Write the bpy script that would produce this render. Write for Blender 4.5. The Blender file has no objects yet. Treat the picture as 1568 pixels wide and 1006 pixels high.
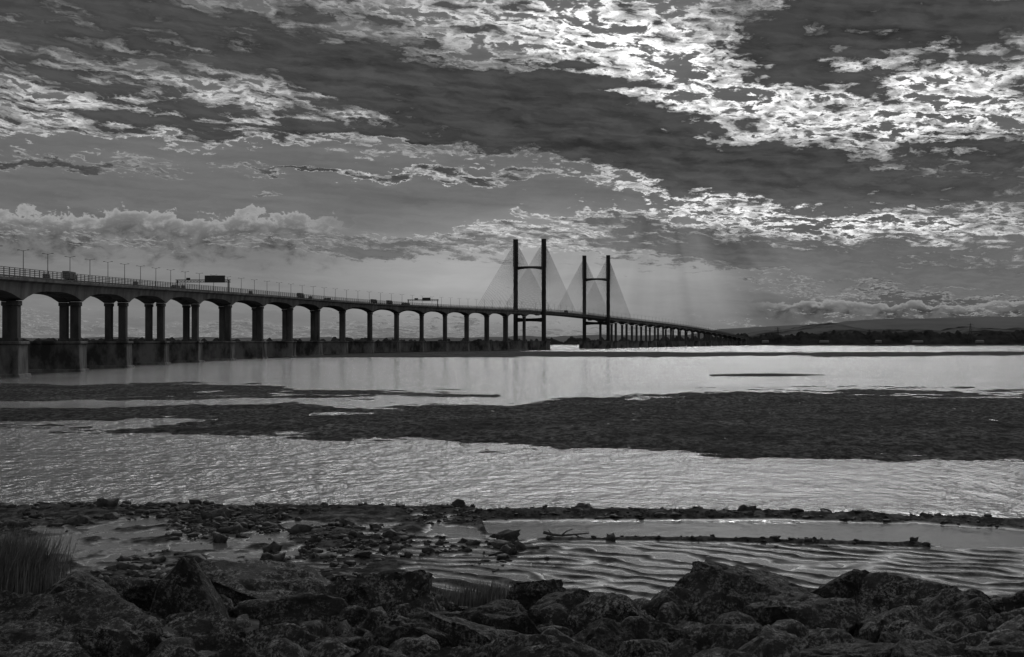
import bpy, math, random
import numpy as np
from mathutils import Vector, Matrix, noise as mn
random.seed(7); rng=np.random.RandomState(11)
EYE=12.0; F=2600.0
scene=bpy.context.scene
scene.view_settings.view_transform='Standard'
scene.view_settings.look='None'
scene.view_settings.exposure=0

# ---------------------------------------------------------------- survey helpers (plan of the estuary)
def bearing_x(bx,D): return (bx-784.0)/F*D
def level(by,D): return EYE-(by-522.0)/F*D

# ---------------------------------------------------------------- mesh helpers
class MB:
    def __init__(s): s.v=[]; s.f=[]
    def box(s,c,h,ax=None,taper=1.0):
        c=Vector(c); ax=ax or (Vector((1,0,0)),Vector((0,1,0)),Vector((0,0,1)))
        n=len(s.v)
        for k in (-1,1):
            t=1.0 if k<0 else taper
            for i,j in ((-1,-1),(1,-1),(1,1),(-1,1)):
                s.v.append(tuple(c+ax[0]*(i*h[0]*t)+ax[1]*(j*h[1]*t)+ax[2]*(k*h[2])))
        for q in ((3,2,1,0),(4,5,6,7),(0,1,5,4),(1,2,6,5),(2,3,7,6),(3,0,4,7)): s.f.append(tuple(n+a for a in q))
    def tube(s,p0,p1,r0,r1=None,n=6):
        r1=r0 if r1 is None else r1
        p0=Vector(p0);p1=Vector(p1);d=(p1-p0).normalized()
        a=d.cross(Vector((0,0,1)))
        if a.length<1e-3:a=Vector((1,0,0))
        a.normalize();b=d.cross(a);m=len(s.v)
        for p,r in((p0,r0),(p1,r1)):
            for i in range(n):
                t=2*math.pi*i/n
                s.v.append(tuple(p+a*(math.cos(t)*r)+b*(math.sin(t)*r)))
        for i in range(n):
            j=(i+1)%n; s.f.append((m+i,m+j,m+n+j,m+n+i))
        s.f.append(tuple(m+i for i in range(n))[::-1]); s.f.append(tuple(m+n+i for i in range(n)))
    def obj(s,name,mat,parent=None,bevel=0,smooth=False):
        me=bpy.data.meshes.new(name); me.from_pydata(s.v,[],s.f); me.update()
        o=bpy.data.objects.new(name,me); scene.collection.objects.link(o)
        me.materials.append(mat)
        if parent:o.parent=parent
        if bevel:
            b=o.modifiers.new('bevel','BEVEL');b.width=bevel;b.segments=2
        if smooth:
            for p in me.polygons:p.use_smooth=True
        return o
def empty(name,loc=(0,0,0)):
    e=bpy.data.objects.new(name,None);e.location=loc;scene.collection.objects.link(e);return e

# ---------------------------------------------------------------- materials
def mat(name,lo,hi,rough=0.8,scale=1.0,bump=0.2,bdist=0.1,detail=8,spec=0.3,stretch=(1,1,1),fine=None,contrast=(0.35,0.65)):
    m=bpy.data.materials.new(name);m.use_nodes=True
    nt=m.node_tree;N=nt.nodes;L=nt.links;bs=N['Principled BSDF']
    g=N.new('ShaderNodeNewGeometry');mp=N.new('ShaderNodeMapping');mp.inputs['Scale'].default_value=stretch
    L.new(g.outputs['Position'],mp.inputs['Vector'])
    nz=N.new('ShaderNodeTexNoise');nz.inputs['Scale'].default_value=scale;nz.inputs['Detail'].default_value=detail;nz.inputs['Roughness'].default_value=0.65
    L.new(mp.outputs[0],nz.inputs['Vector'])
    r=N.new('ShaderNodeValToRGB');r.color_ramp.elements[0].position=contrast[0];r.color_ramp.elements[1].position=contrast[1]
    r.color_ramp.elements[0].color=(lo,lo,lo,1);r.color_ramp.elements[1].color=(hi,hi,hi,1)
    L.new(nz.outputs['Fac'],r.inputs[0]);L.new(r.outputs[0],bs.inputs['Base Color'])
    bs.inputs['Roughness'].default_value=rough;bs.inputs['Specular IOR Level'].default_value=spec
    b=N.new('ShaderNodeBump');b.inputs['Strength'].default_value=bump;b.inputs['Distance'].default_value=bdist
    if fine:
        n2=N.new('ShaderNodeTexNoise');n2.inputs['Scale'].default_value=fine;n2.inputs['Detail'].default_value=6
        L.new(mp.outputs[0],n2.inputs['Vector']);L.new(n2.outputs['Fac'],b.inputs['Height'])
    else: L.new(nz.outputs['Fac'],b.inputs['Height'])
    L.new(b.outputs[0],bs.inputs['Normal'])
    return m
M_conc=mat('concrete_weathered',0.05,0.14,0.9,0.15,0.2,0.3,stretch=(1,1,0.35),spec=.1)
M_deck=mat('deck_concrete',0.08,0.20,0.9,0.12,0.2,0.3,stretch=(1,1,0.35),spec=.1)
M_caisson=mat('caisson_tide_stained',0.05,0.22,0.85,0.12,0.5,0.5,stretch=(1,1,0.5),spec=.1,contrast=(.4,.6))
M_pylon=mat('pylon_concrete',0.03,0.05,0.85,0.1,0.1,0.2,spec=.1)
M_steel=mat('galvanised_steel',0.05,0.09,0.7,2.0,0.05,0.02,spec=.2)
M_cable=mat('cable_sheath',0.05,0.07,0.6,1.0,0.0,spec=.1)
M_sign=mat('sign_back',0.03,0.05,0.6,1.0,0.0)
M_paint=mat('vehicle_paint',0.08,0.13,0.5,0.5,0.0)
M_tyre=mat('tyre_rubber',0.02,0.03,0.8,3,0.0)
M_hill_far=mat('far_hill_fields_haze',0.13,0.19,1,0.0015,0.0,spec=0)  # distance haze put into the base colour as a paler grey
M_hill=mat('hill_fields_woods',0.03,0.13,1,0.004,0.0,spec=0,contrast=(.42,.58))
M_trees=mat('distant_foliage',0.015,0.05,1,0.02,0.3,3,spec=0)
M_weed=mat('seaweed_rock',0.010,0.07,0.7,2.5,0.8,0.15,spec=0.25)
M_grass=mat('dry_grass',0.08,0.22,0.8,3,0.0,spec=0.2)
M_wood=mat('driftwood',0.04,0.09,0.8,6,0.2,0.02)

def rock_mat():
    m=bpy.data.materials.new('limestone_lichen');m.use_nodes=True
    nt=m.node_tree;N=nt.nodes;L=nt.links;bs=N['Principled BSDF']
    g=N.new('ShaderNodeNewGeometry');oi=N.new('ShaderNodeObjectInfo')
    def noise(sc,d=8,r=.6):
        n=N.new('ShaderNodeTexNoise');n.inputs['Scale'].default_value=sc;n.inputs['Detail'].default_value=d;n.inputs['Roughness'].default_value=r
        L.new(g.outputs['Position'],n.inputs['Vector']);return n
    a=noise(1.8,10,.7);b=noise(17,8,.8);c=noise(3.5,10,.75)
    ra=N.new('ShaderNodeValToRGB');ra.color_ramp.elements[0].color=(.010,.010,.010,1);ra.color_ramp.elements[1].color=(.085,.085,.085,1)
    ra.color_ramp.elements[0].position=.38;ra.color_ramp.elements[1].position=.66;L.new(a.outputs[0],ra.inputs[0])
    rb=N.new('ShaderNodeValToRGB');rb.color_ramp.elements[0].position=.48;rb.color_ramp.elements[1].position=.56;L.new(b.outputs[0],rb.inputs[0])
    rc=N.new('ShaderNodeValToRGB');rc.color_ramp.elements[0].position=.45;rc.color_ramp.elements[1].position=.56;L.new(c.outputs[0],rc.inputs[0])
    mu=N.new('ShaderNodeMath');mu.operation='MULTIPLY';L.new(rb.outputs[0],mu.inputs[0]);L.new(rc.outputs[0],mu.inputs[1])
    mx=N.new('ShaderNodeMixRGB');L.new(mu.outputs[0],mx.inputs[0]);L.new(ra.outputs[0],mx.inputs[1]);mx.inputs[2].default_value=(.42,.42,.42,1)
    mr=N.new('ShaderNodeMapRange');L.new(oi.outputs['Random'],mr.inputs[0]);mr.inputs[3].default_value=.4;mr.inputs[4].default_value=1.1
    vm=N.new('ShaderNodeVectorMath');vm.operation='SCALE';L.new(mx.outputs[0],vm.inputs[0]);L.new(mr.outputs[0],vm.inputs['Scale'])
    L.new(vm.outputs[0],bs.inputs['Base Color']);bs.inputs['Roughness'].default_value=.8;bs.inputs['Specular IOR Level'].default_value=.25
    bp=N.new('ShaderNodeBump');bp.inputs['Strength'].default_value=1;bp.inputs['Distance'].default_value=.22
    ad=N.new('ShaderNodeMath');ad.operation='MULTIPLY_ADD';ad.inputs[1].default_value=.45;L.new(b.outputs[0],ad.inputs[0]);L.new(c.outputs[0],ad.inputs[2])
    L.new(ad.outputs[0],bp.inputs['Height']);L.new(bp.outputs[0],bs.inputs['Normal'])
    return m
M_rock=rock_mat()

# ---------------------------------------------------------------- numpy noise
T=rng.rand(256,256)
def vn(x,y):
    xi=np.floor(x).astype(int);yi=np.floor(y).astype(int);fx=x-xi;fy=y-yi
    fx=fx*fx*(3-2*fx);fy=fy*fy*(3-2*fy)
    a=T[xi%256,yi%256];b=T[(xi+1)%256,yi%256];c=T[xi%256,(yi+1)%256];d=T[(xi+1)%256,(yi+1)%256]
    return (a*(1-fx)+b*fx)*(1-fy)+(c*(1-fx)+d*fx)*fy
def fbm(x,y,o=5,g=.5):
    s=0;a=1;t=0
    for i in range(o):
        s=s+a*vn(x*2**i+17.3*i,y*2**i+9.1*i);t+=a;a*=g
    return s/t-.5

# ---------------------------------------------------------------- ground height
def shore_height(X,D):
    Dc=np.maximum(D,5.0)
    bx=784+F*X/Dc; by=522+F*EYE/Dc
    n1=fbm(X/14,D/14,6,.55); n2=fbm(X/3.0+50,D/3.0,5,.6); n3=fbm(X/45+9,D/45,6,.6)
    def band(xs,far,near,k,top,n):
        e=np.minimum(by-np.interp(bx,xs,far),np.interp(bx,xs,near)-by)
        return np.clip(e*k,-2.5,top)+n
    h=np.full_like(X,-2.5)
    # central and right mud bank
    h=np.maximum(h,band([-900,215,230,300,500,650,800,950,1150,1300,1568,2600],[657,657,654,641,634,624,616,608,601,598,602,610],
                        [640,655,658,662,672,680,684,692,700,704,704,715],.033,.42,n1*1.1+n2*.8))
    # left bank: two tongues with pools
    h=np.maximum(h,band([-1500,0,200,380,450,600,760,775,3000],[590,589,588,588,592,600,605,615,615],
                        [616,615,612,611,609,608,609,600,600],.08,.28,n3*1.1+n1*1.1+n2*.5))
    h=np.maximum(h,band([-1500,0,150,300,450,600,620,3000],[626,627,625,620,622,632,640,640],
                        [645,645,644,642,640,637,630,630],.08,.26,n3*1.1+n1*1.2+n2*.5))
    # thin far bars
    h=np.maximum(h,band([1080,1090,1180,1260,1270,3000],[574,573,571.5,573.5,574,574],[574,576,576.5,575,574,570],.2,.3,n1*.2)-np.where(bx<1085,3,0))
    h=np.maximum(h,band([-200,250,500,850,1000,1300,1568,2600],[534,534,532,538,539,539,538,538],[560,552,548,547,546.5,545.5,544,542],.2,1.1,n3*1.6+n1*.3))
    h=np.maximum(h,band([700,900,1568,2600],[526,527,527,527],[523,529,530,530],.3,.8,n3*1.5))
    # near left shore : weedy rock platform
    edge=np.interp(bx,[-900,0,200,380,600,725,745,900,1300],[765,770,773,772,772,776,812,850,900])
    n4=fbm(X/1.6+5,D/4.5,5,.6)
    hl=np.clip((by-edge)*.05,-2.5,.06+.24*np.clip(1-(by-edge)/35,0,1))+n1*.30+n2*.38+n4*.44
    fade=np.interp(bx,[-900,560,900,1100],[1,1,.0,-.6])
    h=np.maximum(h,hl-(1-fade)*.25)
    # weed-covered ridge that runs to the right
    h=np.maximum(h,band([690,735,1000,1200,1400,1568,2600],[784,783,780,784,788,796,815],[788,799,796,797,802,811,830],.06,.42,n1*.3+n2*.5)-np.where(bx<690,3,0))
    h=np.maximum(h,band([820,830,1000,1200,1400,1440,2600],[825,825,823,828,833,838,838],[826,830,829.5,833,839,838,836],.10,.22,n2*.45)-np.where(bx<820,3,0))
    # rippled sand
    es=np.interp(bx,[-900,500,620,830,1200,1400,1568,2600],[900,850,822,829,833,840,843,860])
    w1=fbm(X/5,D/8,4,.55);w2=fbm(X/2.2+40,D/3,3,.5)
    rip=np.sin((X*.62+D*.55+w1*4.6+w2*.8)*2*math.pi/1.75)
    rip2=np.sin((X*.18+D*.75+w1*5.0+w2*.8)*2*math.pi/1.75)
    mixw=np.clip(.65+fbm(X/8+3,D/12,3)*4,0,1)
    hs=np.clip((by-es)*.02,-2.5,.0)+(rip*mixw+rip2*(1-mixw))*.085+fbm(X/9+77,D/12,4)*.12+n2*.06+n4*.06+.012
    h=np.maximum(h,np.where(D<125,hs,-3))
    # stone bank under the camera
    bank=np.interp(D,[-100,4,6,10,14,18,30,36,60,64,70],[10.6,10.5,10.3,9.5,8.7,8.1,7.2,6.3,.8,-.3,-3])
    h=np.maximum(h,bank+n2*.25*(D<64))
    h=np.where(D<64,np.maximum(bank+n2*.25,h),h)
    return h
ys=np.concatenate([[EYE*F/60000,.8,1.2,1.6,2,3],np.arange(4,500,.62)])
Dr=(EYE*F/ys); Dr=np.concatenate([Dr,np.geomspace(Dr[-1]*.985,5,90),np.linspace(3,-40,12)])
NC=1050
b=np.linspace(-.56,.56,NC)
DD=np.repeat(Dr[:,None],NC,1); XX=b[None,:]*np.maximum(DD+25,28)
HH=shore_height(XX,DD)
HH=np.where(DD>6500,-2.5,HH)
co=np.stack([XX,DD,HH],-1).reshape(-1,3).astype(np.float32)
R=len(Dr)
idx=np.arange(R*NC).reshape(R,NC)
q=np.stack([idx[:-1,:-1],idx[1:,:-1],idx[1:,1:],idx[:-1,1:]],-1).reshape(-1,4)
me=bpy.data.meshes.new('ground')
me.vertices.add(len(co));me.vertices.foreach_set('co',co.ravel())
me.loops.add(q.size);me.loops.foreach_set('vertex_index',q.ravel().astype(np.int32))
me.polygons.add(len(q));me.polygons.foreach_set('loop_start',np.arange(0,q.size,4,dtype=np.int32))
me.polygons.foreach_set('use_smooth',np.ones(len(q),bool))
me.update()
ground=bpy.data.objects.new('ground',me);scene.collection.objects.link(ground)
def ground_mat():
    m=bpy.data.materials.new('wet_mud_and_sand');m.use_nodes=True
    nt=m.node_tree;N=nt.nodes;L=nt.links;bs=N['Principled BSDF']
    g=N.new('ShaderNodeNewGeometry')
    def noise(sc,d=8,r=.6,st=(1,1,1)):
        mp=N.new('ShaderNodeMapping');mp.inputs['Scale'].default_value=st;L.new(g.outputs['Position'],mp.inputs[0])
        n=N.new('ShaderNodeTexNoise');n.inputs['Scale'].default_value=sc;n.inputs['Detail'].default_value=d;n.inputs['Roughness'].default_value=r
        L.new(mp.outputs[0],n.inputs['Vector']);return n
    def mrange(v,a,b,c,d):
        n=N.new('ShaderNodeMapRange');L.new(v,n.inputs[0])
        for i,x in enumerate((a,b,c,d)): n.inputs[i+1].default_value=x
        return n.outputs[0]
    def mul(a,b):
        n=N.new('ShaderNodeMath');n.operation='MULTIPLY';L.new(a,n.inputs[0]);L.new(b,n.inputs[1]);return n.outputs[0]
    a=noise(.8,7,.75,(1,.35,1));c=noise(1.0,10,.75,(1,.5,1));e=noise(.06,5,.6,(1,.6,1))
    r=N.new('ShaderNodeValToRGB');r.color_ramp.elements[0].position=.45;r.color_ramp.elements[1].position=.66
    r.color_ramp.elements[0].color=(.010,)*3+(1,);r.color_ramp.elements[1].color=(.15,)*3+(1,);L.new(c.outputs[0],r.inputs[0])
    vm=N.new('ShaderNodeVectorMath');vm.operation='SCALE';L.new(r.outputs[0],vm.inputs[0]);L.new(mrange(e.outputs[0],.35,.65,.35,1.2),vm.inputs['Scale'])
    L.new(vm.outputs[0],bs.inputs['Base Color'])
    sp=N.new('ShaderNodeSeparateXYZ');L.new(g.outputs['Position'],sp.inputs[0])
    drained=mrange(sp.outputs[1],118,135,0,.5)
    wet0=mrange(sp.outputs[2],.0,.10,.38,.95)
    ad=N.new('ShaderNodeMath');ad.operation='ADD';ad.use_clamp=True;L.new(wet0,ad.inputs[0]);L.new(drained,ad.inputs[1])
    rg=mul(ad.outputs[0],mrange(a.outputs[0],.63,.69,1,.45))
    L.new(rg,bs.inputs['Roughness']);L.new(mrange(rg,.3,.9,.55,.05),bs.inputs['Specular IOR Level'])
    bp=N.new('ShaderNodeBump');bp.inputs['Strength'].default_value=.8;bp.inputs['Distance'].default_value=.2
    L.new(c.outputs[0],bp.inputs['Height']);L.new(bp.outputs[0],bs.inputs['Normal'])
    return m
me.materials.append(ground_mat())

# ---------------------------------------------------------------- water
mb=MB();mb.v=[(-60000,30,0),(60000,30,0),(60000,60000,0),(-60000,60000,0)];mb.f=[(0,1,2,3)]
def water_mat():
    m=bpy.data.materials.new('estuary_water');m.use_nodes=True
    nt=m.node_tree;N=nt.nodes;L=nt.links;bs=N['Principled BSDF']
    g=N.new('ShaderNodeNewGeometry')
    def noise(sc,d,st,r=.6,rot=.3):
        mp=N.new('ShaderNodeMapping');mp.inputs['Scale'].default_value=st;mp.inputs['Rotation'].default_value=(0,0,rot);L.new(g.outputs['Position'],mp.inputs[0])
        n=N.new('ShaderNodeTexNoise');n.inputs['Scale'].default_value=sc;n.inputs['Detail'].default_value=d;n.inputs['Roughness'].default_value=r
        L.new(mp.outputs[0],n.inputs['Vector']);return n
    a=noise(.75,5,(1.0,.5,1),.60,.25);a2=noise(.25,4,(1.0,.6,1),.6,-.2);c=noise(.02,4,(.4,1.6,1))
    bs.inputs['Base Color'].default_value=(.12,.12,.12,1);bs.inputs['Roughness'].default_value=.13;bs.inputs['IOR'].default_value=1.33
    sp=N.new('ShaderNodeSeparateXYZ');L.new(g.outputs['Position'],sp.inputs[0])
    mr=N.new('ShaderNodeMapRange');mr.inputs[1].default_value=110;mr.inputs[2].default_value=122;mr.inputs[3].default_value=.08;mr.inputs[4].default_value=1.0
    L.new(sp.outputs[1],mr.inputs[0])
    mr2=N.new('ShaderNodeMapRange');mr2.inputs[1].default_value=.35;mr2.inputs[2].default_value=.65;mr2.inputs[3].default_value=.7;mr2.inputs[4].default_value=1.0
    L.new(c.outputs[0],mr2.inputs[0])
    mu=N.new('ShaderNodeMath');mu.operation='MULTIPLY';L.new(mr.outputs[0],mu.inputs[0]);L.new(mr2.outputs[0],mu.inputs[1])
    ad=N.new('ShaderNodeMath');ad.operation='MULTIPLY_ADD';ad.inputs[1].default_value=1.6;L.new(a2.outputs[0],ad.inputs[0]);L.new(a.outputs[0],ad.inputs[2])
    bp=N.new('ShaderNodeBump');bp.inputs['Distance'].default_value=.95
    L.new(mu.outputs[0],bp.inputs['Strength']);L.new(ad.outputs[0],bp.inputs['Height']);L.new(bp.outputs[0],bs.inputs['Normal'])
    return m
mb.obj('water',water_mat())

# ---------------------------------------------------------------- bridge alignment
ctrl=[(150,-140),(300,-162),(470,-175),(567,-179.5),(650,-183.5),(745,-187.3),(842,-190.7),(940,-192),(1036,-190.5),(1134,-185.5),(1230,-178.5),(1326,-170),(1422,-160),(1560,-139.5),(1653,-122),(1936,-62),(2300,24),(2740,136),(3500,330),(4300,535),(4700,640)]
cd=np.array([c[0] for c in ctrl],float);cx=np.array([c[1] for c in ctrl],float)
def spline(xk,yk):
    n=len(xk);h=np.diff(xk);A=np.eye(n);r=np.zeros(n)
    for i in range(1,n-1):
        A[i,i-1]=h[i-1];A[i,i]=2*(h[i-1]+h[i]);A[i,i+1]=h[i];r[i]=3*((yk[i+1]-yk[i])/h[i]-(yk[i]-yk[i-1])/h[i-1])
    c=np.linalg.solve(A,r);bb=(yk[1:]-yk[:-1])/h-h*(2*c[:-1]+c[1:])/3;dd=(c[1:]-c[:-1])/(3*h)
    def f(x):
        i=np.clip(np.searchsorted(xk,x)-1,0,n-2);t=x-xk[i];return yk[i]+bb[i]*t+c[i]*t*t+dd[i]*t**3
    return f
fx=spline(cd,cx)
zk=np.array([(150,27),(567,33),(1000,41),(1400,45),(1890,48.5),(2300,52),(2520,52.5),(2740,50.5),(3276,46),(4217,31),(4700,19)],float)
fz=spline(zk[:,0],zk[:,1])
Dl=np.linspace(150,4700,9000);Xl=fx(Dl)
S=np.concatenate([[0],np.cumsum(np.hypot(np.diff(Dl),np.diff(Xl)))])
def sD(s): return np.interp(s,S,Dl)
def Ds(d): return float(np.interp(d,Dl,S))
def frame(s):
    d=float(sD(s));d2=d+1;p=Vector((float(fx(d)),d,float(fz(d))))
    t=Vector((float(fx(d2)-fx(d)),1,0)).normalized();r=Vector((t.y,-t.x,0))
    return p,t,r
s1=Ds(2300);s2=Ds(2740)
piers=[]
s=Ds(567)
while s>20: s-=98
s+=98
while s<s1-55: piers.append(s);s+=98
s=s2+98
while s<S[-1]-10: piers.append(s);s+=98
supports=np.array(sorted(piers+[s1,s2]))
bridge=empty('cable_stayed_bridge')
mb=MB();st=[];s=0.0
while s<S[-1]: st.append(s);s+=7.0
prev=None
for s in st:
    p,t,r=frame(s)
    near=np.min(np.abs(supports-s));k=max(0,1-2*near/98.0)
    d=4.0+3.6*k**3
    if s1-5<s<s2+5:d=3.4
    ring=[(-17.3,0),(17.3,0),(17.3,-.9),(16.2,-1.5),(15.8,-d),(10.8,-d),(10.0,-1.5),(-10.0,-1.5),(-10.8,-d),(-15.8,-d),(-16.2,-1.5),(-17.3,-.9)]
    n=len(mb.v)
    for o,z in ring: mb.v.append(tuple(p+r*o+Vector((0,0,z))))
    if prev is not None:
        for i in range(12):
            j=(i+1)%12; mb.f.append((prev+i,prev+j,n+j,n+i))
    prev=n
mb.obj('deck',M_deck,bridge)
mb=MB();prev=None;rails=[(.15,.5),(1.1,.22),(1.75,.22),(2.4,.22),(3.0,.2)]
for s in st:
    p,t,r=frame(s);n=len(mb.v)
    for side in(-16.7,16.7):
        for z,hh in rails:
            for o,dz in((-.06,0),(.06,0),(.06,hh),(-.06,hh)): mb.v.append(tuple(p+r*(side+o)+Vector((0,0,z+dz))))
    if prev is not None:
        for g in range(2*len(rails)):
            for i in range(4):
                j=(i+1)%4; mb.f.append((prev+g*4+i,prev+g*4+j,n+g*4+j,n+g*4+i))
    prev=n
    for side in(-16.45,16.45):
        mb.box(p+r*side+Vector((0,0,1.6)),(.12,.14,1.6),(r,t,Vector((0,0,1))))
mb.obj('wind_barrier',M_steel,bridge)
mb=MB();prev=None
for s in st:
    p,t,r=frame(s);n=len(mb.v)
    for o,z in((-.3,.01),(.3,.01),(.15,.9),(-.15,.9)): mb.v.append(tuple(p+r*o+Vector((0,0,z))))
    if prev is not None:
        for i in range(4):
            j=(i+1)%4; mb.f.append((prev+i,prev+j,n+j,n+i))
    prev=n
mb.obj('median_barrier',M_conc,bridge)
mp_=MB();mc=MB();Z=Vector((0,0,1))
for s in piers:
    p,t,r=frame(s);base=Vector((p.x,p.y,0))
    for o in(-13.1,13.1):
        top=p.z-7.55;
        if top-12>0.5:
            mp_.box(base+r*o+Z*((top-1.6+12)/2),(1.65,2.5,(top-1.6-12)/2),(r,t,Z))
            mp_.box(base+r*o+Z*(top-.8),(2.0,2.9,.8),(r,t,Z))
            mp_.box(base+r*o+Z*12.5,(2.1,3.1,.5),(r,t,Z))
    mc.box(base+Z*5.4,(16.2,7,5.4),(r,t,Z),.985)
    mc.box(base+Z*11.35,(16.6,7.4,.55),(r,t,Z))
    mc.box(base+Z*(-.5),(17.9,9,1.6),(r,t,Z),.93)
for s in(s1,s2):
    p,t,r=frame(s);base=Vector((p.x,p.y,0))
    mc.box(base+Z*5.4,(26,12,5.4),(r,t,Z),.985)
    mc.box(base+Z*11.4,(26.5,12.5,.6),(r,t,Z))
mp_.obj('viaduct_piers',M_conc,bridge,bevel=.15);mc.obj('pier_caissons',M_caisson,bridge,bevel=.3)
mb=MB();cb=MB()
for s in(s1,s2):
    p,t,r=frame(s);base=Vector((p.x,p.y,0));top=150.0
    for o in(-19.6,19.6):
        mb.box(base+r*o+Z*((112+12)/2),(2.4,3.4,50),(r,t,Z),.96)
        mb.box(base+r*o+Z*((112+top)/2),(2.7,3.6,(top-112)/2),(r,t,Z),.97)
    for i in range(12):
        a=-17.3+i*34.6/12;bb_=a+34.6/12
        for z0,hh in((110.5,1.5),(40.5,2.0)):
            c=(a+bb_)/2;e=abs(c)/17.3
            mb.box(base+r*c+Z*(z0+ (1.2*(1-e*e) if z0>100 else 0)),(34.6/24+.003,2.2,hh*(1+.5*e*e)),(r,t,Z))
    for sd in(-1,1):
        for side in(-17.6,17.6):
            for k in range(24):
                dd_=s+sd*(14+k*9.0)
                q,_,rr=frame(dd_)
                zt=top-2.5-(23-k)*1.25
                cb.tube(base+r*(19.6 if side>0 else -19.6)+Z*zt,q+rr*side+Z*.2,.17,n=4)
mb.obj('pylons',M_pylon,bridge);cb.obj('stay_cables',M_cable,bridge)

# street lamps
lm=MB()
lm.tube((0,0,0),(0,0,11.6),.17,.11,8);lm.box((0,0,.5),(.3,.3,.5))
for sg in(-1,1):
    lm.tube((0,0,11.4),(sg*1.5,0,11.8),.08,.06,6);lm.box((sg*1.8,0,11.8),(.45,.18,.1))
lme=None;s=Ds(567)-12
while s<S[-1]-60:
    if not any(abs(s-a)<12 for a in(s1,s2)):
        p,t,r=frame(s)
        if lme is None:
            o=lm.obj('street_lamp',M_sign);lme=o.data
        else:
            o=bpy.data.objects.new('street_lamp',lme);scene.collection.objects.link(o)
        o.location=p;o.rotation_euler=(0,0,math.atan2(r.y,r.x))
    s+=40
def gantry(s,signs):
    p,t,r=frame(s);g=empty('sign_gantry',p);g.rotation_euler=(0,0,math.atan2(r.y,r.x))
    m=MB()
    for x in(-16,16):
        for y in(-.6,.6): m.tube((x,y,0),(x,y,7.6),.3,.3,8)
    for y in(-.6,.6):
        for z in(6.6,7.9): m.box((0,y,z),(17,.2,.22))
    for i in range(17):
        x=-16+i*2
        m.tube((x,-.6,6.6),(min(x+2,16),-.6,7.9),.1,n=4);m.tube((x,.6,6.6),(x,.6,7.9),.1,n=4)
    m.box((0,0,6.55),(16.5,.45,.06))
    m.obj('truss',M_sign,g)
    m=MB()
    for x,w,h in signs:
        m.box((x,-.9,8.4),(w,.12,h)); m.box((x,-.74,8.4),(w*.9,.05,.1))
    m.obj('sign_panel',M_sign,g)
gantry(Ds(1045),[(7.5,6.3,2.2),(-9,1.2,.8)])
gantry(Ds(1790),[(4,4.5,1.5),(-7,2.0,1.0)])
def wheels(m,xs,w):
    for x in xs:
        for y in(-w,w): m.tube((x,y-.15,.5),(x,y+.15,.5),.5,.5,12)
def lorry(s,o,flip=1):
    p,t,r=frame(s);e=empty('articulated_lorry',p+r*o+Z*.02);e.rotation_euler=(0,0,math.atan2(t.y,t.x)+(math.pi if flip<0 else 0))
    m=MB();m.box((-1.5,0,2.6),(6.3,1.25,1.45));m.box((-1.5,0,1.05),(6.2,.5,.12));m.obj('trailer',M_paint,e,bevel=.05)
    m=MB();m.box((6.3,0,1.9),(1.1,1.2,1.2),taper=.93);m.box((5.7,0,.85),(1.8,1.1,.22));m.box((6.0,0,3.35),(.7,1.0,.3),taper=.7);m.obj('cab',M_paint,e,bevel=.08)
    m=MB();wheels(m,(-6.5,-5.3,-4.1,4.3,6.6),1.05);m.box((7.38,0,2.3),(.05,1.0,.4));m.obj('wheels_and_glass',M_tyre,e)
def van(s,o):
    p,t,r=frame(s);e=empty('van',p+r*o+Z*.02);e.rotation_euler=(0,0,math.atan2(t.y,t.x))
    m=MB();m.box((-.5,0,1.5),(2.2,.95,1.05),taper=.95);m.box((2.1,0,1.0),(.6,.92,.5),taper=.85);m.obj('body',M_paint,e,bevel=.12)
    m=MB();wheels(m,(-1.7,1.7),.85);m.obj('wheels',M_tyre,e)
for D_,o,f in((655,13,1),(1290,13,1),(1560,13,1),(1620,12,1),(1750,-9,-1),(1480,-9,-1),(1010,-9,-1),(2480,10,1)): lorry(Ds(D_),o,f)
for D_ in(620,800,930,1130,1330,1400,1690): van(Ds(D_),12)

# ---------------------------------------------------------------- hills, woods, transmission towers
def ridge(name,m,D,xs,yy,depth,amp,sc,step=6,seed=0):
    bxs=np.arange(xs[0],xs[-1]+1,step);mb=MB();K=7
    nn=fbm(bxs/sc+seed,np.full(len(bxs),seed+.5),5,.6)*2*amp
    for i,bxv in enumerate(bxs):
        y=np.interp(bxv,xs,yy)
        zt=(522-y)/F*D+EYE+float(nn[i])
        for k in range(K):
            a=k/(K-1)
            prof=math.sin(a*math.pi*.5) if k else 0
            mb.v.append((bearing_x(bxv,D),D-depth*(1-a),-3+(zt+3)*prof))
        mb.v.append((bearing_x(bxv,D),D+depth,-3))
    K+=1
    for i in range(len(bxs)-1):
        for k in range(K-1): mb.f.append((i*K+k,(i+1)*K+k,(i+1)*K+k+1,i*K+k+1))
    return mb.obj(name,m,smooth=True)
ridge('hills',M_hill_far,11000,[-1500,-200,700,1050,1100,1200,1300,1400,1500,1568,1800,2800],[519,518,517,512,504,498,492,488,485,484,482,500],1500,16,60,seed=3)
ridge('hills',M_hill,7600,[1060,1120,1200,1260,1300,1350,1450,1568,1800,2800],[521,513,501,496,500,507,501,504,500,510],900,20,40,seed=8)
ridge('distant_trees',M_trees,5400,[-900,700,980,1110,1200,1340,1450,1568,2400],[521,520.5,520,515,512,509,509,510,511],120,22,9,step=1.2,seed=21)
M_shed=mat('shed_cladding',.12,.16,.8,.05,0)
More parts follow.
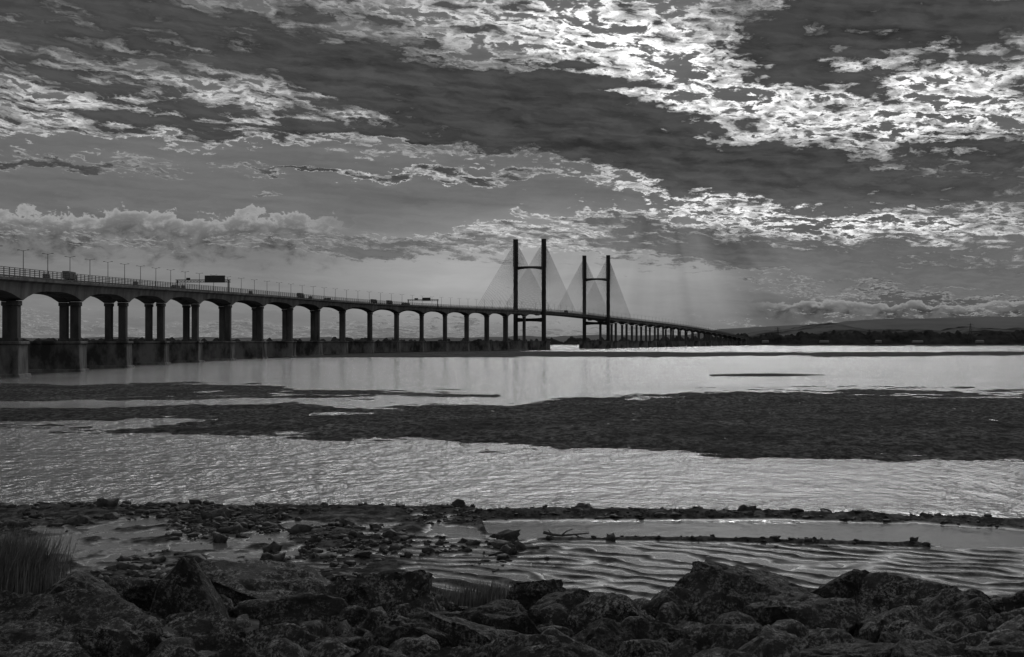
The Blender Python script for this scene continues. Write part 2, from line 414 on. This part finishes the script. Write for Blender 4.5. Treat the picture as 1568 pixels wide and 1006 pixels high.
for i,(bx_,w_) in enumerate(((1172,10),(1262,14),(1345,9),(1405,16),(1500,12))):
    D_=5230;x_=bearing_x(bx_,D_);m=MB();hh=random.uniform(4,6)
    m.v=[(-w_,-8,0),(w_,-8,0),(w_,8,0),(-w_,8,0),(-w_,-8,hh),(w_,-8,hh),(w_,8,hh),(-w_,8,hh),(-w_,0,hh+3.5),(w_,0,hh+3.5)]
    m.f=[(0,1,5,4),(1,2,6,9,5),(2,3,7,6),(3,0,4,8,7),(4,5,9,8),(6,7,8,9)]
    o=m.obj('shed',M_shed);o.location=(x_,D_,6)
def tower(bx,D,Ht):
    m=MB();w=Ht*.09
    def c(z):
        a=z/Ht;ww=w*(1-a)**1.2+.9
        return [Vector((i*ww,j*ww,z)) for i,j in((-1,-1),(1,-1),(1,1),(-1,1))]
    zs=[Ht*q for q in(0,.15,.3,.43,.55,.66,.76,.86,.95)]
    for a,b_ in zip(zs[:-1],zs[1:]):
        A=c(a);B=c(b_)
        for i in range(4):
            m.tube(A[i],B[i],.28,n=4);m.tube(A[i],B[(i+1)%4],.15,n=4);m.tube(A[(i+1)%4],B[i],.15,n=4)
    for z,L_ in((.66,.16),(.78,.2),(.9,.14)):
        for sg in(-1,1):
            m.tube((0,0,Ht*z),(sg*Ht*L_,0,Ht*z),.3,.2,4);m.tube((0,0,Ht*(z+.05)),(sg*Ht*L_,0,Ht*z),.2,.15,4)
            m.tube((sg*Ht*L_,0,Ht*z),(sg*Ht*L_,0,Ht*(z-.05)),.15,n=4)
    m.tube((0,0,Ht*.95),(0,0,Ht),.4,.2,4)
    o=m.obj('transmission_tower',M_sign);o.location=(bearing_x(bx,D),D,3)
for bx_,D_,H_ in((1191,5600,56),(1331,5900,50),(1486,5300,66)): tower(bx_,D_,H_)

# ---------------------------------------------------------------- boulders
import bmesh
def boulder_mesh(name,seed,sx,sy,sz,sub=5,cuts=13,rough=.05,sharp=.64):
    bm=bmesh.new();bmesh.ops.create_icosphere(bm,subdivisions=sub,radius=1.25)
    V=np.array([v.co[:] for v in bm.verts])
    rs=np.random.RandomState(seed)
    for i in range(cuts):
        n=rs.normal(size=3);n/=np.linalg.norm(n);d=rs.uniform(sharp,.98)
        e=V@n-d;V=V-np.outer(np.where(e>0,e*.97,0),n)
    off=Vector(rs.uniform(-50,50,3))
    for v,c in zip(bm.verts,V):
        p=Vector(c)
        k=mn.fractal(p*1.3+off,1,2,2)*rough*1.4+mn.fractal(p*5+off,.7,2,4)*rough*1.2
        rg=abs(mn.noise(p*2.2+off));k-=max(0,.06-rg)*1.4
        v.co=p+p.normalized()*k
    a=rs.uniform(-.35,.35)
    bmesh.ops.scale(bm,vec=(sx,sy,sz),verts=bm.verts)
    bmesh.ops.rotate(bm,cent=(0,0,0),matrix=Matrix.Rotation(a*.6,3,'Y')@Matrix.Rotation(a,3,'Z'),verts=bm.verts)
    m=bpy.data.meshes.new(name);bm.to_mesh(m);bm.free()
    m.polygons.foreach_set('use_smooth',[True]*len(m.polygons))
    m.materials.append(M_rock);return m
B=[(95,874,150,30,.55),(20,905,90,29,.7),(430,856,230,31,.5),(590,868,130,30.5,.6),(520,880,110,30,.6),(1145,861,195,30,.6),(1285,868,115,30,.7),(1400,876,170,29.5,.6),
(1495,900,110,29,.7),(1560,902,100,29,.7),(1030,898,100,29,.5),(820,884,100,30,.6),(215,880,90,31,.7),
(80,908,260,26.5,.6),(335,936,200,26,.55),(468,911,160,26,.8),(630,903,170,27,.75),(560,925,110,26,.8),(750,922,180,25.5,.75),(860,905,150,27.5,.65),(965,903,180,27,.65),(1085,900,200,27,.65),
(1205,910,200,26.5,.65),(1310,915,130,27,.65),(1375,936,150,25.5,.7),(1458,901,165,27,.75),(1540,925,130,26,.65),
(40,958,200,22.5,.65),(175,950,180,23,.65),(310,968,170,22,.6),(430,952,150,23,.7),(520,975,130,22,.75),(615,948,150,23,.85),(720,935,160,23.5,.85),(830,962,150,22.5,.65),(920,952,140,23,.75),
(1010,943,150,23.5,.7),(1100,952,150,23,.65),(1190,958,150,22.5,.65),(1280,960,140,22.5,.65),(1370,968,120,22,.7),(1450,955,160,23,.7),(1545,962,150,22.5,.65),
(80,988,200,20,.6),(240,990,170,20,.6),(390,985,170,20,.6),(560,990,170,20,.6),(700,988,160,20,.6),(860,988,170,20,.6),(1010,986,160,20,.6),(1130,990,160,20,.6),(1290,986,170,20,.6),(1430,988,160,20,.6),(1560,990,150,20,.6)]
for i,(bx_,by_,w,D_,ar) in enumerate(B):
    W=w/F*D_; sx=W*.56; sz=sx*ar*1.25; sy=sx*random.uniform(.75,1.0)
    m=boulder_mesh('boulder',100+i*7,sx,sy,sz,cuts=12,sharp=.58)
    zmax=max(v.co.z for v in m.vertices)
    o=bpy.data.objects.new('boulder',m);scene.collection.objects.link(o)
    o.location=(bearing_x(bx_,D_),D_,level(by_,D_)-zmax)
def slab():
    bm=bmesh.new()
    pts=[(-.75,-.35,-.9),(.7,-.5,-.9),(.8,.4,-.9),(-.7,.45,-.9),(-.42,-.38,.05),(.45,-.42,-.2),(.5,.3,-.15),(-.5,.35,.1),(-.06,-.1,.52),(.1,.1,.5),(-.2,.18,.4)]
    for p in pts: bm.verts.new(p)
    bmesh.ops.convex_hull(bm,input=bm.verts)
    bmesh.ops.subdivide_edges(bm,edges=bm.edges,cuts=18,use_grid_fill=True)
    for v in bm.verts:
        p=v.co.copy(); v.co=p+p.normalized()*(mn.fractal(p*2,1,2,4)*.05)
    m=bpy.data.meshes.new('boulder');bm.to_mesh(m);bm.free();m.materials.append(M_rock);m.polygons.foreach_set('use_smooth',[True]*len(m.polygons))
    o=bpy.data.objects.new('boulder',m);scene.collection.objects.link(o);return o
o=slab();D_=28;o.location=(bearing_x(287,D_),D_,level(850,D_)-.55)

def rubble(name,material,places,sub,seed0,cuts=9,rough=.1,flat=.65):
    protos=[]
    for i in range(12):
        m=boulder_mesh('tmp',seed0+i,1,.8,flat,sub,cuts,rough)
        V=np.array([v.co[:] for v in m.vertices]);Fc=np.array([p.vertices[:] for p in m.polygons]);protos.append((V,Fc));bpy.data.meshes.remove(m)
    vs=[];fs=[];n=0
    for x,y,z,s in places:
        V,Fc=protos[random.randrange(12)];a=random.uniform(0,6.28);c_,s_=math.cos(a),math.sin(a)
        q=V*[s,s*random.uniform(.5,1),s*random.uniform(.4,1.2)];W=np.stack([q[:,0]*c_-q[:,1]*s_,q[:,0]*s_+q[:,1]*c_,q[:,2]],1)+[x,y,z]
        vs.append(W);fs.append(Fc+n);n+=len(V)
    vs=np.concatenate(vs);fs=np.concatenate(fs)
    me=bpy.data.meshes.new(name);me.from_pydata(vs.tolist(),[],fs.tolist());me.materials.append(material)
    me.polygons.foreach_set('use_smooth',[True]*len(me.polygons));me.update()
    o=bpy.data.objects.new(name,me);scene.collection.objects.link(o)
rr_=np.random.RandomState(5)
D_=rr_.uniform(17,40,420);X_=rr_.uniform(-.42,.42,420)*D_;h=shore_height(X_,D_);s_=rr_.uniform(.2,.5,420)
rubble('rock_rubble',M_rock,list(zip(X_,D_,h+s_*.1,s_)),3,900)
n=30000
by_=rr_.uniform(766,905,n);D_=EYE*F/(by_-522);bx_=rr_.uniform(-250,1750,n);X_=(bx_-784)/F*D_
h=shore_height(X_,D_);cl=fbm(X_/5+3,D_/9,4,.6)
lim=np.interp(bx_,[-250,500,760,880],[.50,.42,.12,.0])*np.clip(.5+cl*6,0,1.6)
rdg=(bx_>690)&(by_>780)&(by_<813)&(h>.05)
rdg2=(bx_>825)&(bx_<1440)&(by_>822)&(by_<840)&(h>.1)
keep=((h>.0)&(rr_.rand(n)<lim))|(rdg&(rr_.rand(n)<.35))|(rdg2&(rr_.rand(n)<.3))
s_=np.exp(rr_.normal(-1.7,.6,n)).clip(.06,.85)*np.where(rdg|rdg2,.7,1)
i_=np.where(keep)[0]
rubble('seaweed_rocks',M_weed,[(X_[i],D_[i],max(h[i],-.05)+s_[i]*.05,s_[i]) for i in i_],2,950,cuts=12,rough=.35,flat=.55)

# ---------------------------------------------------------------- grass clumps
def grass(cx_,cy_,wx,wy,n,hmin,hmax):
    xs=cx_+rr_.normal(0,.45,n)*wx;ysn=cy_+rr_.normal(0,.45,n)*wy;zs=shore_height(xs,ysn)-.05
    vs=[];fs=[]
    for x,y,z in zip(xs,ysn,zs):
        H=random.uniform(hmin,hmax);a=random.uniform(0,6.28);lean=random.uniform(.05,.4)*H;dx=math.cos(a)*lean+.12*H;dy=math.sin(a)*lean
        w=random.uniform(.004,.009);k=len(vs);px_=math.cos(a+1.57)*w;py_=math.sin(a+1.57)*w
        vs+=[(x-px_,y-py_,z),(x+px_,y+py_,z),(x+dx*.35+px_*.8,y+dy*.35+py_*.8,z+H*.6),(x+dx*.35-px_*.8,y+dy*.35-py_*.8,z+H*.6),(x+dx,y+dy,z+H)]
        fs+=[(k,k+1,k+2,k+3),(k+3,k+2,k+4)]
    me=bpy.data.meshes.new('grass_clump');me.from_pydata(vs,[],fs);me.materials.append(M_grass)
    o=bpy.data.objects.new('grass_clump',me);scene.collection.objects.link(o)
grass(bearing_x(5,33),33,1.0,1.2,4500,.8,1.8)
grass(bearing_x(745,32),32,.9,.8,1500,.4,.75)
grass(bearing_x(180,32),32,.4,.5,400,.25,.5)

# driftwood branch on the sand
mb=MB();D_=103.5;x0=bearing_x(832,D_)
def limb(pts,r0,r1):
    for i in range(len(pts)-1):
        a=i/(len(pts)-1);b_=(i+1)/(len(pts)-1);mb.tube(pts[i],pts[i+1],r0+(r1-r0)*a,r0+(r1-r0)*b_,7)
limb([(x0,D_,.35),(x0+.5,D_-.1,.22),(x0+1.1,D_,.15),(x0+1.9,D_+.1,.2),(x0+2.8,D_,.3)],.11,.04)
limb([(x0+1.1,D_,.15),(x0+1.4,D_,.4),(x0+1.8,D_,.55)],.06,.02)
limb([(x0+1.9,D_+.1,.2),(x0+2.2,D_+.1,.05),(x0+2.7,D_-.2,.0)],.05,.02)
limb([(x0+.5,D_-.1,.22),(x0+.3,D_,.5)],.05,.02)
mb.obj('driftwood_branch',M_wood)

# ---------------------------------------------------------------- sky
w=bpy.data.worlds.new('World');scene.world=w;w.use_nodes=True
nt=w.node_tree;N=nt.nodes;L=nt.links
for n in list(N):N.remove(n)
SUN_AZ=math.radians(7.0);SUN_EL=math.radians(24.0)
def inp(sock,v):
    if isinstance(v,(int,float)): sock.default_value=v
    else: L.new(v,sock)
def ma(op,a,b=0.0,c=None,clamp=False):
    n=N.new('ShaderNodeMath');n.operation=op;n.use_clamp=clamp;inp(n.inputs[0],a);inp(n.inputs[1],b)
    if c is not None:inp(n.inputs[2],c)
    return n.outputs[0]
def comb(x,y,z=0.0):
    n=N.new('ShaderNodeCombineXYZ');inp(n.inputs[0],x);inp(n.inputs[1],y);inp(n.inputs[2],z);return n.outputs[0]
def sm(v,a,b,lo=0.,hi=1.):
    n=N.new('ShaderNodeMapRange');n.interpolation_type='SMOOTHSTEP';inp(n.inputs[0],v)
    n.inputs[1].default_value=a;n.inputs[2].default_value=b;inp(n.inputs[3],lo);inp(n.inputs[4],hi);return n.outputs[0]
def nz(vec,sc,det=8,ro=.55,dist=0):
    n=N.new('ShaderNodeTexNoise');L.new(vec,n.inputs['Vector']);n.inputs['Scale'].default_value=sc;n.inputs['Detail'].default_value=det;n.inputs['Roughness'].default_value=ro;n.inputs['Distortion'].default_value=dist;return n
def mixv(a,b,f): return ma('ADD',ma('MULTIPLY',a,ma('SUBTRACT',1.0,f)),ma('MULTIPLY',b,f))
tc=N.new('ShaderNodeTexCoord');sp=N.new('ShaderNodeSeparateXYZ');L.new(tc.outputs['Generated'],sp.inputs[0])
az=ma('ARCTAN2',sp.outputs[0],sp.outputs[1]);el=ma('ARCSINE',sp.outputs[2])
A=ma('MULTIPLY',az,26.0);E=ma('MAXIMUM',ma('MULTIPLY',el,26.0),0.0)
wn=nz(comb(ma('MULTIPLY',A,.9),ma('MULTIPLY',E,2.4)),1.0,7,.68)
wv=N.new('ShaderNodeSeparateColor');L.new(wn.outputs['Color'],wv.inputs[0])
wa=ma('SUBTRACT',wv.outputs[0],.5);wb=ma('SUBTRACT',wv.outputs[1],.5)
Aw=ma('ADD',A,ma('MULTIPLY',wa,2.8));Ew=ma('ADD',E,ma('MULTIPLY',wb,1.0))
Asm=ma('ADD',A,ma('MULTIPLY',wa,.7));Esm=ma('ADD',E,ma('MULTIPLY',wb,.3));invs=ma('DIVIDE',1.0,ma('ADD',Esm,2.2))
Ai=ma('MULTIPLY',Asm,invs)
P=comb(Ai,ma('ADD',ma('MULTIPLY',invs,20.0),ma('MULTIPLY',Ai,-.5)),0.3)
P2=comb(Ai,ma('ADD',ma('MULTIPLY',invs,15.0),ma('MULTIPLY',Ai,-.3)),1.7)
base=comb(A,E);base_w=comb(Aw,Ew)
def blobs(lst,vec):
    acc=None
    for x,y,sx,sy,rot,amp in lst:
        m=N.new('ShaderNodeMapping');m.vector_type='TEXTURE';L.new(vec,m.inputs[0])
        m.inputs['Location'].default_value=((x-784)/100,(522-y)/100,0);m.inputs['Rotation'].default_value=(0,0,math.radians(rot));m.inputs['Scale'].default_value=(sx/100,sy/100,1)
        g=N.new('ShaderNodeTexGradient');g.gradient_type='SPHERICAL';L.new(m.outputs[0],g.inputs[0])
        s_=sm(g.outputs['Fac'],0,.8,0.,amp)
        acc=s_ if acc is None else ma('ADD',acc,s_)
    return acc
dens_b=blobs([
 (760,160,500,92,-8,.44),(1120,258,430,60,-8,.42),(200,55,620,85,-4,.22),(1350,45,340,105,0,.36),(1220,115,200,60,-10,.22),(1500,250,260,45,-4,.3),(80,125,240,26,-3,.18),
 (230,185,480,50,-3,.18),(660,270,240,18,0,.42),(100,264,240,11,-3,.40),(415,303,60,12,0,.44),(455,268,110,9,0,.40),
 (1350,405,560,60,-4,.26),(1100,385,260,36,-6,.18),(1450,300,260,30,0,.22),(640,212,330,18,-4,.26),(600,378,200,18,0,.20),(760,352,200,18,0,.24),(900,332,260,20,-5,.32),(1180,300,300,24,-10,.2),
 (1060,150,150,45,-40,-.05),(1290,100,60,36,-40,-.15),
 (330,240,760,26,-2,-.24),(300,310,1000,70,0,-.42),(640,320,420,50,0,-.22),(700,440,900,75,0,-.34),(150,425,800,85,0,-.42),(1250,478,800,34,0,-.20)],base_w)
n1=nz(comb(ma('MULTIPLY',Aw,.5),ma('MULTIPLY',Ew,2.0)),1.0,8,.6,.2).outputs[0]
n4=nz(comb(ma('MULTIPLY',Asm,.45),ma('ADD',ma('MULTIPLY',Esm,5.5),ma('MULTIPLY',Asm,.35)),4.4),1.0,8,.6).outputs[0]
n2=nz(P,11.0,9,.58,.2).outputs[0]
n3=nz(P2,36.0,5,.55,.5).outputs[0]
d=ma('ADD',dens_b,.50)
d=ma('ADD',d,ma('MULTIPLY',ma('SUBTRACT',n1,.5),.50))
d=ma('ADD',d,ma('MULTIPLY',ma('SUBTRACT',n2,.5),1.05))
d=ma('ADD',d,ma('MULTIPLY',ma('SUBTRACT',n4,.5),.85))
d=ma('ADD',d,ma('MULTIPLY',ma('SUBTRACT',n3,.5),.50))
cover=sm(d,.40,.50);thick=sm(d,.485,.70)
light=ma('ADD',.23,blobs([(1020,110,330,150,-25,.80),(1400,165,320,120,0,.80),(1230,320,460,80,-8,.75),(820,50,400,80,-10,.38),(1240,20,120,50,0,.4),(250,180,600,80,0,.34),(620,280,300,60,0,.28),(850,350,350,60,0,.32)],base))
light=ma('MULTIPLY',light,sm(n3,.36,.62,.50,1.3))
dark=ma('ADD',ma('ADD',.024,ma('MULTIPLY',sm(n4,.3,.7),.036)),ma('ADD',ma('MULTIPLY',sm(n2,.35,.65),.026),sm(E,3.0,1.0,0.,.08)))
cloud=mixv(light,dark,thick)
sky=N.new('ShaderNodeTexSky');sky.sky_type='NISHITA';sky.sun_disc=False;sky.sun_elevation=SUN_EL;sky.sun_rotation=SUN_AZ
bw=N.new('ShaderNodeRGBToBW');L.new(sky.outputs[0],bw.inputs[0])
nish=ma('MINIMUM',ma('MULTIPLY',bw.outputs[0],.006),.05)
openv=ma('ADD',ma('ADD',.105,nish),blobs([(840,420,480,130,0,.18),(300,440,700,120,0,.06),(1500,450,500,90,0,-.06),(1300,250,500,200,0,-.03)],base))
openv=ma('ADD',openv,ma('MULTIPLY',ma('SUBTRACT',n1,.5),.10));openv=ma('ADD',openv,ma('MULTIPLY',ma('SUBTRACT',n4,.5),.12))
# low rows of cumulus with sunlit tops
puff=nz(comb(ma('MULTIPLY',A,1.0),ma('MULTIPLY',E,1.5),7.7),3.4,7,.62,.3).outputs[0]
roll=nz(comb(A,0.0,2.2),.95,3,.5).outputs[0]
def cumulus(val,topE,hgt,mask,rim,body):
    t=ma('SUBTRACT',ma('ADD',topE,ma('ADD',ma('MULTIPLY',ma('SUBTRACT',roll,.5),hgt*2.0),ma('MULTIPLY',ma('SUBTRACT',puff,.5),hgt*2.2))),E)
    m=ma('MULTIPLY',ma('MULTIPLY',sm(t,0,hgt*.12),sm(t,hgt*2.0,hgt*.7)),mask)
    col=mixv(rim,ma('ADD',body,ma('MULTIPLY',ma('SUBTRACT',puff,.5),.45)),sm(t,0,hgt*.65))
    return mixv(val,ma('MAXIMUM',col,.05),m)
openv=cumulus(openv,1.92,.42,sm(A,-2.2,-3.4),.36,.14)
openv=cumulus(openv,.58,.16,sm(A,3.4,4.4),.30,.10)
# crepuscular rays fanning below the sun
rx=ma('SUBTRACT',A,(1010-784)/100);ry=ma('SUBTRACT',E,(522-200)/100)
ang=ma('ARCTAN2',rx,ma('MULTIPLY',ry,-1.0))
rn=nz(comb(ma('MULTIPLY',ang,4.5),3.3),1.0,3,.5).outputs[0]
rm=blobs([(960,420,520,170,0,1.0)],base)
rays=ma('MULTIPLY',ma('MULTIPLY',ma('SUBTRACT',rn,.46),rm),.22)
val=mixv(openv,cloud,cover)
val=ma('MAXIMUM',ma('ADD',val,rays),.028)
val=ma('ADD',val,sm(E,5.4,12.0,0.,.16))
cc=N.new('ShaderNodeCombineColor')
for i in range(3): L.new(val,cc.inputs[i])
bg=N.new('ShaderNodeBackground');L.new(cc.outputs[0],bg.inputs[0]);bg.inputs[1].default_value=1.0
out=N.new('ShaderNodeOutputWorld');L.new(bg.outputs[0],out.inputs[0])

sl=bpy.data.lights.new('sun','SUN');sl.energy=.6;sl.angle=math.radians(10);sl.color=(1,1,1)
so=bpy.data.objects.new('sun',sl);scene.collection.objects.link(so)
dr=Vector((math.sin(SUN_AZ)*math.cos(SUN_EL),math.cos(SUN_AZ)*math.cos(SUN_EL),math.sin(SUN_EL)))
so.rotation_euler=dr.to_track_quat('Z','Y').to_euler()

# camera
cam=bpy.data.cameras.new('camera');co_=bpy.data.objects.new('camera',cam);scene.collection.objects.link(co_)
cam.sensor_width=36;cam.lens=36*F/1568;cam.clip_start=.5;cam.clip_end=120000
co_.location=(0,0,EYE);co_.rotation_euler=(math.radians(90)+math.atan(19/F),0,0)
scene.camera=co_
